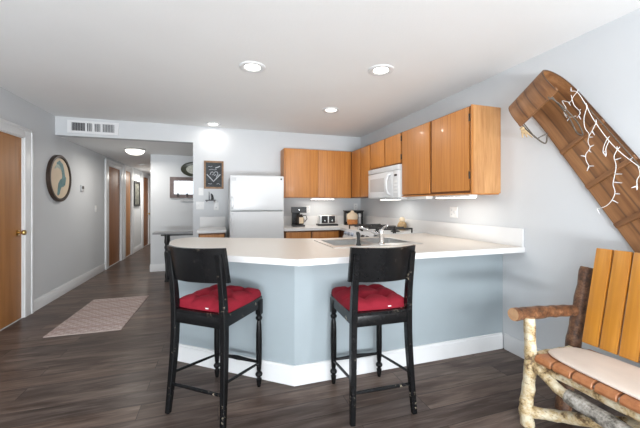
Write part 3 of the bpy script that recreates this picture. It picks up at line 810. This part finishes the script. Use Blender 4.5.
# ------------------------------------------------------------------ hallway picture
pc = thing('framed_picture', 'tall narrow framed landscape on the hallway wall between the far doors', 'picture', (XL, 9.49, 1.53), pi / 2)
MB().prism([(-.30, -.33), (.30, -.33), (.30, .33), (-.30, .33)], 0, .03, [[(-.25, -.28), (.25, -.28), (.25, .28), (-.25, .28)]], mtx=NEG).build('frame', M['iron'], pc)
box(-.25, .25, -.012, 0, -.28, .28).build('print', M['picture'], pc)

# ------------------------------------------------------------------ nook: mirror, platter, hook rail, table
mi = thing('wall_mirror', 'grey rustic framed mirror with hooks on the nook wall', 'mirror', (-.47, 6.58, 1.578))
MB().prism([(-.40, -.20), (.40, -.20), (.40, .20), (-.40, .20)], 0, .03, [[(-.33, -.125), (.33, -.125), (.33, .13), (-.33, .13)]], mtx=NEG).build('frame', M['greyrustic'], mi)
box(-.33, .33, -.012, -.001, -.125, .13).build('mirror_glass', M['mirror'], mi)
for x in (-.26, -.10, .10, .26):
    MB().box(x - .012, x + .012, -.036, -.03, -.175, -.105, .003).tube([(x, -.036, -.155), (x, -.06, -.165), (x, -.075, -.14), (x, -.072, -.12)], .006, 8).tube([(x, -.036, -.115), (x, -.055, -.10), (x, -.06, -.085)], .006, 8).build('coat_hook', M['black'], mi)
pt = thing('oval_platter', 'dark green and white oval platter resting on the mirror frame', 'platter', (-.44, 6.555, 1.779))
RT = Matrix.Rotation(pi / 2 - .12, 4, 'X') @ Matrix.Diagonal((1, .62, 1, 1))
MB().lathe([(.12, .0), (.20, .006), (.235, .022), (.235, .026), (.20, .012), (.12, .006)], (0, -.02, .147), 36, mtx=RT).build('platter_rim', M['fishgreen'], pt)
MB().lathe([(.001, .012), (.14, .012), (.14, .018), (.001, .016)], (0, -.02, .147), 36, mtx=RT).build('platter_centre', M['fishwhite'], pt)
hk = thing('hook_rail', 'small white rail mounted below the nook mirror', 'rail', (-.45, 6.58, 1.33))
MB().box(-.24, .24, -.02, 0, -.02, .025, .003).build('rail_board', M['appgrey'], hk)
for x in (-.18, 0, .18): MB().tube([(x, -.02, 0), (x, -.05, -.012), (x, -.062, .015)], .005, 8).build('peg', M['steel'], hk)

tb = thing('console_table', 'narrow grey topped console table with black turned legs in the nook', 'table', (-.30, 5.74, 0))
box(-.70, .70, -.13, .13, .775, .805, .006).build('table_top', M['greytop'], tb)
box(-.60, .60, .02, .05, .735, .775, .003).build('apron', M['black'], tb)
prof = [(.032, 0), (.032, .02), (.020, .035), (.026, .10), (.018, .16), (.022, .30), (.033, .42), (.036, .47), (.022, .52), (.034, .55), (.034, .57), (.022, .60), (.036, .64), (.030, .71), (.036, .775)]
for x in (-.50, .55):
    for y in (-.075, .075):
        MB().lathe(prof, (x, y, 0), 18).build('leg', M['black'], tb)

# ------------------------------------------------------------------ chalkboard and small shelf
ck = thing('chalkboard', 'wood framed chalkboard with a chalk heart hung left of the fridge', 'chalkboard', (-.063, YB, 1.71))
MB().prism([(-.142, -.212), (.142, -.212), (.142, .212), (-.142, .212)], 0, .028, [[(-.115, -.185), (.115, -.185), (.115, .185), (-.115, .185)]], mtx=NEG).build('frame', M['rustic'], ck)
sb_ = box(-.115, .115, -.014, -.001, -.185, .185).build('slate', M['slate'], ck)
def stroke(pts, w_=.006):
    MB().prism(ribbon([(x, z, w_) for x, z in pts], 0, 1), .014, .0155, mtx=NEG).build('chalk_stroke', M['chalk'], sb_)
stroke([(-.10, .005), (-.05, -.05), (-.005, -.10), (.035, -.055), (.095, .01)], .008)
stroke([(-.055, .0), (-.04, .04), (-.015, .045), (0, .02), (.02, .05), (.05, .045), (.06, .01), (.035, -.03)], .005)
stroke([(-.03, -.005), (-.01, .012), (.012, -.012), (.03, .008)], .004)
stroke([(.02, .105), (.05, .115), (.09, .135)], .007)
stroke([(-.08, .13), (-.05, .12), (-.02, .135)], .003)
stroke([(-.07, .075), (-.03, .085), (.01, .075), (.04, .085)], .003)
stroke([(-.08, -.13), (-.06, -.14), (-.03, -.135)], .003)
stroke([(.04, -.14), (.07, -.13), (.085, -.145)], .003)
sh = thing('wall_shelf', 'tiny black wall shelf below the chalkboard', 'shelf', (-.108, YB, 1.326))
MB().box(-.075, .07, -.07, 0, -.012, 0, .002).build('shelf_board', M['black'], sh)
MB().box(-.06, -.05, -.05, 0, -.03, -.012).box(.045, .055, -.05, 0, -.03, -.012).build('bracket', M['black'], sh)
st = thing('figurine', 'little black standing figurine on the tiny black wall shelf', 'figurine', (-.085, YB - .035, 1.326))
MB().tube([(0, 0, 0), (.004, 0, .03), (.0, 0, .06), (-.010, 0, .085), (-.014, 0, .10)], [.020, .017, .016, .011, .004], 12).build('figurine_body', M['black'], st)
MB().tube([(-.045, 0, 0), (-.045, 0, .06), (-.046, 0, .125)], [.006, .005, .003], 8).box(-.05, .02, -.012, .012, 0, .006).build('figurine_post', M['black'], st)

# ------------------------------------------------------------------ rug
rgm = thing('rug', 'pinkish beige patterned runner rug on the floor near the left wall', 'rug', (-1.245, 4.262, 0), radians(-1))
box(-.325, .325, -.60, .60, .0005, .008, .002).build('rug_field', M['rug'], rgm)
for sy in (-1, 1):
    box(-.325, .325, min(sy * .60, sy * .612), max(sy * .60, sy * .612), .0005, .0075, .002).build('rug_binding', M['rugedge'], rgm)

# ------------------------------------------------------------------ bar stools
def bez(pts, n=14):
    """Catmull-Rom through the points"""
    P = [Vector(p) for p in pts]; P = [2 * P[0] - P[1]] + P + [2 * P[-1] - P[-2]]
    out = []
    for i in range(1, len(P) - 2):
        for k in range(n):
            t = k / n
            out.append(.5 * ((2 * P[i]) + (-P[i - 1] + P[i + 1]) * t + (2 * P[i - 1] - 5 * P[i] + 4 * P[i + 1] - P[i + 2]) * t * t + (-P[i - 1] + 3 * P[i] - 3 * P[i + 1] + P[i + 2]) * t ** 3))
    out.append(P[-2])
    return out
def make_stool(label):
    r = thing('bar_stool', label, 'bar stool', (0, 0, 0), 0, 'black bar stools at the peninsula')
    for sx in (-1, 1):
        pts = bez([(sx * .200, -.232, 0), (sx * .192, -.215, .18), (sx * .184, -.198, .40), (sx * .180, -.195, .58), (sx * .178, -.205, .74), (sx * .178, -.228, .90), (sx * .177, -.246, .985)], 6)
        n = len(pts)
        w_ = [.030 + .007 * min(1, 2 * k / n) for k in range(n)]
        d_ = [.030 + .016 * sin(pi * min(1, k / (n * .9))) for k in range(n)]
        MB().bar(pts, w_, d_, (1, 0, 0), .004).build('leg', M['stool'], r)
    for sx in (-1, 1):
        prof = [(.010, 0), (.012, .012), (.015, .035), (.017, .055), (.011, .062), (.011, .068), (.020, .078), (.022, .088), (.018, .098), (.011, .106), (.014, .118), (.017, .16), (.0185, .25), (.018, .36), (.016, .43), (.012, .46), (.019, .47), (.021, .48), (.014, .495), (.018, .51)]
        MB().lathe([(q * 1.14, z) for q, z in prof], (sx * .176, .198, 0), 18).box(sx * .178 - .019, sx * .178 + .019, .179, .217, .505, .608, .003).build('leg', M['stool'], r)
    # seat frame
    MB().box(-.165, .165, -.212, -.190, .548, .612, .003).build('seat_rail', M['stool'], r)
    MB().box(-.160, .160, .188, .208, .548, .612, .003).build('seat_rail', M['stool'], r)
    for sx in (-1, 1): MB().bar([(sx * .178, -.190, .58), (sx * .178, .190, .58)], .020, .064, (1, 0, 0), .003).build('seat_rail', M['stool'], r)
    MB().prism([(-.20, .16), (-.195, .205), (-.17, .226), (.17, .226), (.195, .205), (.20, .16), (.197, -.175), (.167, -.178), (.167, -.212), (-.167, -.212), (-.167, -.178), (-.197, -.175)], .612, .630).build('seat_board', M['stool'], r)
    # stretchers
    MB().tube([(-.19, -.207, .165), (0, -.207, .165), (.19, -.207, .165)], [.009, .011, .009], 10).build('stretcher', M['stool'], r)
    MB().tube([(-.178, .198, .17), (-.10, .198, .17), (-.03, .198, .172), (0, .198, .172), (.03, .198, .172), (.10, .198, .17), (.178, .198, .17)], [.009, .011, .014, .016, .014, .011, .009], 12).build('footrest', M['stool'], r)
    for sx in (-1, 1):
        MB().tube([(sx * .178, .195, .165), (sx * .183, 0, .20), (sx * .188, -.205, .235)], [.008, .009, .008], 10).build('stretcher', M['stool'], r)
    # curved back panel in front of the posts
    b = bmesh.new(); nx, nz = 18, 6; grid = [[], []]
    for side in (0, 1):
        for k in range(nx + 1):
            u_ = -1 + 2 * k / nx
            x = u_ * .208
            bow = -.072 * (1 - u_ * u_)
            col = []
            for j in range(nz + 1):
                t = j / nz
                z = .818 + t * .202 - .006 * (u_ * u_) * (t < .5)
                y = -.190 - .045 * t + bow + (.0 if side else .022)
                col.append(b.verts.new((x, y, z)))
            grid[side].append(col)
    for side in (0, 1):
        for k in range(nx):
            for j in range(nz):
                f = (grid[side][k][j], grid[side][k + 1][j], grid[side][k + 1][j + 1], grid[side][k][j + 1])
                b.faces.new(f if side else f[::-1])
    for k in range(nx):
        for j in (0, nz):
            b.faces.new((grid[0][k][j], grid[0][k + 1][j], grid[1][k + 1][j], grid[1][k][j]))
    for j in range(nz):
        for k in (0, nx):
            b.faces.new((grid[0][k][j], grid[1][k][j], grid[1][k][j + 1], grid[0][k][j + 1]))
    bmesh.ops.recalc_face_normals(b, faces=b.faces[:])
    m = MB(); m._take(b); m.build('backrest', M['stool'], r)
    # tufted cushion
    b = bmesh.new(); n_ = 44
    tufts = [(-.075, -.075), (.075, -.075), (-.075, .085), (.075, .085)]
    def sq(u_, v_):   # rounded square outline
        k = 1 - .06 * (u_ * u_ * v_ * v_)
        return u_ * .205 * k, v_ * .202 * k
    top = {}; bot = {}
    for i in range(n_ + 1):
        for j in range(n_ + 1):
            u_ = -1 + 2 * i / n_; v_ = -1 + 2 * j / n_
            x, y = sq(u_, v_)
            e = max(abs(u_), abs(v_)); ed = (1 - e ** 7)
            puff = .060 * ed ** .5 * (.80 + .2 * cos(u_ * 1.4) * cos(v_ * 1.4))
            dp = sum(math.exp(-((x - tx) ** 2 + (y - ty) ** 2) / .0011) for tx, ty in tufts)
            cr = sum(math.exp(-(x - tx) ** 2 / .0004) for tx in (-.075, .075)) * .12 + sum(math.exp(-(y - ty) ** 2 / .0004) for ty in (-.075, .085)) * .12
            z = .006 + puff * (1 - min(.88, .85 * dp + 1.9 * cr)) + random.uniform(-.0006, .0006)
            top[i, j] = b.verts.new((x, y + .012, .632 + z + .006))
            bot[i, j] = top[i, j] if e == 1 and False else b.verts.new((x * .985, y * .985 + .012, .632))
    for i in range(n_):
        for j in range(n_):
            b.faces.new((top[i, j], top[i + 1, j], top[i + 1, j + 1], top[i, j + 1]))
            b.faces.new((bot[i, j + 1], bot[i + 1, j + 1], bot[i + 1, j], bot[i, j]))
    for i in range(n_):
        for (A, B) in (((i, 0), (i + 1, 0)), ((i + 1, n_), (i, n_)), ((0, i + 1), (0, i)), ((n_, i), (n_, i + 1))):
            b.faces.new((bot[A], bot[B], top[B], top[A]))
    bmesh.ops.recalc_face_normals(b, faces=b.faces[:])
    m = MB(); m._take(b); cu = m.build('cushion', M['red'], r)
    for tx, ty in tufts: MB().lathe([(.009, 0), (.008, .004), (.001, .005)], (tx, ty + .012, .651), 10).build('button', M['red'], cu)
    MB().box(-.004, .016, -.1935, -.1905, .647, .653, mtx=Matrix.Translation((.05, 0, 0))).build('care_tag', M['plate'], cu)
    return r
sA = make_stool('angled black bar stool with scuffed back and red cushion, beside the hallway side')
sA.location = (.010, 2.177, 0); sA.rotation_euler = (0, 0, radians(-37.8))
sB = copy_tree(sA, (.945, 1.895, 0), radians(-2.5), 'black bar stool with red cushion in front of the sink, nearest the log bench')

# ------------------------------------------------------------------ rustic log bench
bn = thing('log_bench', 'rustic birch log bench with orange pine back boards against the right wall', 'bench', (1.95, .8, 0))
Lg = (-1.95, -.8, 0)
def log(name, pts, rad, m, seg=14, n=8, wob=.05, ends=None):
    p = bez(pts, n)
    rr = [ (rad[0] + (rad[1] - rad[0]) * k / (len(p) - 1)) * (1 + .05 * sin(k * 1.3)) for k in range(len(p))]
    o = MB().tube(p, rr, seg, wob).build(name, [m, M['logend']], bn, Lg, sharp=60)
    me = o.data
    for f in me.polygons:
        if len(f.vertices) > 4: f.material_index = 1
    return o
YA, YZ_ = 1.36, .22
for y, s_ in ((YA, 1), (YZ_, -1)):
    log('front_leg', [(1.695, y + .005 * s_, 0), (1.685, y + .010 * s_, .10), (1.695, y, .22), (1.705, y - .004 * s_, .40), (1.70, y, .62)], (.036, .029), M['birch'])
    log('armrest', [(1.615, y + .03 * s_, .636), (1.75, y + .03 * s_, .630), (1.95, y + .035 * s_, .618), (2.12, y + .04 * s_, .603)], (.036, .034), M['redbark'])
    log('rear_leg', [(2.03, y + .04 * s_, 0), (2.07, y + .04 * s_, .20), (2.125, y + .04 * s_, .42), (2.185, y + .04 * s_, .64), (2.245, y + .04 * s_, .865)], (.042, .036), M['bark'])
    log('side_rail', [(1.70, y, .385), (1.90, y + .01 * s_, .375), (2.10, y + .03 * s_, .36)], (.030, .028), M['birch'])
    log('stretcher', [(1.70, y - .01 * s_, .085), (1.78, y - .12 * s_, .11), (1.82, y - .32 * s_, .20), (1.98, y - .55 * s_, .31)], (.030, .028), M['birch'])
log('front_rail', [(1.705, YA, .352), (1.71, 1.29, .335), (1.70, 1.20, .30), (1.70, 1.12, .285)], (.027, .026), M['birch'])
log('front_rail', [(1.70, 1.15, .29), (1.70, .9, .272), (1.70, .5, .27), (1.70, .22, .29)], (.036, .034), M['greybark'])
log('seat_support', [(1.735, YA - .02, .352), (1.735, .8, .352), (1.735, YZ_ + .02, .352)], (.022, .022), M['birch'])
log('back_rail', [(2.135, YA + .02, .355), (2.135, .8, .355), (2.135, YZ_ - .02, .355)], (.026, .026), M['bark'])
log('back_rail', [(2.262, YA + .02, .78), (2.265, .8, .78), (2.262, YZ_ - .02, .78)], (.024, .024), M['bark'])
# seat slats run front to back and roll over the front edge
k = 0; y = YA - .045
while y > .26:
    prof = [(1.694, .392), (1.690, .402), (1.694, .412), (1.708, .417), (1.80, .412), (1.95, .400), (2.125, .388)]
    q = MB(); wdt = .088
    q.bar([(a, y - wdt / 2, b) for a, b in prof], wdt, .020, (0, 1, 0), .003)
    q.build('seat_slat', M['slat'], bn, Lg); y -= .098; k += 1
# back boards
dz = Vector((2.215 - 2.085, 0, .985 - .43)); k = 0; y = 1.318
while y > .28:
    q = MB().box(-.041, .041, -.011, .011, 0, dz.length, .004)
    o = q.build('back_board', M['pine'], bn)
    yl = y - .041
    o.matrix_local = Matrix.Translation((2.075 - 1.95, yl - .8, .446)) @ Matrix.Rotation(math.atan2(dz.x, dz.z), 4, 'Y') @ Matrix.Rotation(pi / 2, 4, 'Z')
    y -= .0915
# cream seat pad with rounded corners
pad = thing('seat_pad', 'thin cream seat pad lying on the log bench', 'cushion', (1.9, .8, .411))
b = bmesh.new(); NN = 56; rings = []
def sup(a, ax, ay, e=3.2):
    c_, s_ = cos(a), sin(a)
    return ax * math.copysign(abs(c_) ** (2 / e), c_), ay * math.copysign(abs(s_) ** (2 / e), s_)
for (k_, z) in ((.95, .002), (.99, .004), (1, .009), (.99, .015), (.95, .019), (.80, .023), (.5, .025), (.2, .026)):
    ring = []
    for i in range(NN):
        x, yy = sup(2 * pi * i / NN, .188 * k_, .53 * k_, 4.2)
        ring.append(b.verts.new((x, yy, z + .012 + max(-.03, -.066 * (x + .1)) )))
    rings.append(ring)
for a_, c_ in zip(rings, rings[1:]):
    for i in range(NN): b.faces.new((a_[i], a_[(i + 1) % NN], c_[(i + 1) % NN], c_[i]))
b.faces.new(rings[0][::-1]); b.faces.new(rings[-1])
bmesh.ops.recalc_face_normals(b, faces=b.faces[:])
m = MB(); m._take(b); m.build('pad_cover', M['cream'], pad, sharp=70)

# ------------------------------------------------------------------ toboggan on the right wall
US = Vector((0, -.545, -.839)); NS = Vector((0, .839, -.545)); WS = Vector((-1, 0, 0))
def tob_mtx(s0, n0):
    org = Vector((XR - .004, 0, 0)) + US * s0 + NS * n0
    m = Matrix.Identity(4)
    for i, ax in enumerate((-NS, -US, WS)):
        for j in range(3): m[j][i] = ax[j]
    m.translation = org
    return m
tg = thing('toboggan', 'long weathered wooden toboggan with curled front hung diagonally on the right wall', 'toboggan')
tg.matrix_world = tob_mtx(-1.28, .33)
# local: x across (right edge +.16, left edge -.16), y up the board (0 at foot), z out of the wall
prof = [(0, .012), (.7, .012), (1.20, .012)] + [tuple(p[1:]) for p in bez([(0, 1.25, .013), (0, 1.36, .025), (0, 1.43, .06), (0, 1.47, .11), (0, 1.483, .16), (0, 1.472, .208), (0, 1.435, .243), (0, 1.375, .262), (0, 1.30, .262), (0, 1.237, .25)], 3)]
MB().strip(prof, .010, -.160, .160).build('board', M['tob'], tg)
for yy in (.10, .385, .682, .988):
    MB().box(-.159, .159, yy - .016, yy + .016, .021, .034, .004).build('crossbar', M['tobbar'], tg)
MB().box(-.165, .165, 1.240, 1.270, .238, .252, .004).build('nose_bar', M['tobbar'], tg)
for sx in (1,):
    MB().tube([(sx * .15, .02, .048), (sx * .15, .5, .048), (sx * .15, 1.18, .048)], .003, 8).build('side_rope', M['rope'], tg)
MB().tube(bez([(-.150, 1.255, .236), (-.165, 1.22, .20), (-.178, 1.17, .14), (-.185, 1.12, .09), (-.18, 1.11, .06), (-.150, 1.16, .045)], 6), .0055, 8).build('pull_rope', M['rope'], tg)
MB().tube(bez([(-.135, 1.255, .236), (-.150, 1.18, .20), (-.170, 1.14, .15), (-.17, 1.16, .09), (-.14, 1.17, .045)], 6), .0042, 8).build('pull_rope', M['rope'], tg)
MB().tube(bez([(.10, 1.25, .236), (.09, 1.18, .16), (.06, 1.08, .07), (.03, .99, .046), (.01, 1.03, .046), (.05, 1.14, .09), (.11, 1.25, .236)], 6), .0042, 8).build('pull_rope', M['rope'], tg)
kn = MB()
kx, ky_, kz = -.165, 1.225, .235
kn.lathe([(.002, -.016), (.013, -.010), (.016, 0), (.012, .011), (.002, .016)], (kx, ky_, kz), 12)
for dx, dy, dz_ in ((-.012, -.075, -.01), (-.035, -.06, .0), (.012, -.10, -.02)):
    kn.tube([(kx, ky_, kz), (kx + dx * .5, ky_ + dy * .5, kz + dz_ * .5), (kx + dx, ky_ + dy, kz + dz_)], [.010, .008, .004], 8)
kn.build('frayed_knot', M['hemp'], tg)
kn = MB().lathe([(.002, -.014), (.014, -.008), (.017, 0), (.013, .010), (.002, .014)], (.10, 1.25, .24), 12)
kn.build('knot', M['rope'], tg)

# ------------------------------------------------------------------ icicle light string draped over the toboggan
fl = thing('string_lights', 'white icicle string lights draped over the right edge of the toboggan', 'string lights', (XR - .05, 1.4, 1.6))
Lw = (-(XR - .05), -1.4, -1.6)
XF = 2.328
def W(px, py, x=XF):
    """place a point of the string by its position on the wall plane"""
    a = (px - 320) / 316.1; bz = (203.5 - py) / 316.1
    dx = sin(YAW) + a * cos(YAW); dy = cos(YAW) - a * sin(YAW)
    k = x / dx
    return Vector((x, dy * k, 1.2734 + bz * k))
main = [(571, 91), (577, 92), (583, 100), (587, 107), (592, 117), (600, 129), (610, 142), (620, 152), (630, 160), (641, 168), (652, 176), (664, 186)]
MB().tube(bez([W(*p) for p in main], 4), .0023, 6).build('main_cord', M['cord'], fl, Lw)
strands = [[(577, 92), (573, 97), (570, 102), (562, 101), (566, 108), (564, 113), (570, 117), (576, 116)],
           [(571, 95), (574, 105), (580, 112), (577, 118)],
           [(587, 107), (584, 118), (585, 128), (589, 134), (588, 142), (590, 148), (586, 154), (586, 160), (589, 166)],
           [(596, 123), (592, 131), (589, 136)],
           [(607, 139), (604, 146), (603, 152), (605, 151)],
           [(609, 141), (606, 148), (606, 153)],
           [(617, 150), (614, 157), (616, 165), (615, 174), (613, 184), (615, 192), (612, 200), (606, 206), (597, 209)],
           [(638, 166), (640, 174), (637, 180), (637, 186)]]
bulb_px = [(568, 103), (560, 101), (563, 114), (567, 121), (577, 115), (580, 110), (578, 90), (586, 103), (590, 131), (593, 137), (594, 145), (591, 152), (583, 156), (587, 171), (594, 166), (596, 121), (602, 152), (606, 155), (609, 137),
           (620, 147), (621, 158), (622, 174), (623, 183), (620, 194), (618, 203), (597, 209), (617, 148), (634, 187), (637, 190), (643, 176), (632, 158), (571, 88)]
allp = []
for s_ in strands:
    p = bez([W(*q_, XF - .004) for q_ in s_], 5); allp += p
    MB().tube(p, .0019, 6).build('icicle_strand', M['cord'], fl, Lw)
allp += [W(*p) for p in main]
for px, py in bulb_px:
    tip = W(px, py, XF - .012)
    near = min(allp, key=lambda q_: (q_ - tip).length)
    d = (tip - near)
    if d.length < .012: d = Vector((-.4, -.5, -.6))
    d = d.normalized() * min(max(d.length, .026), .05)
    MB().tube([near, near + d * .35, near + d * .5, near + d], [.0024, .0036, .0028, .0014], 7).build('bulb', M['frost'], fl, Lw)
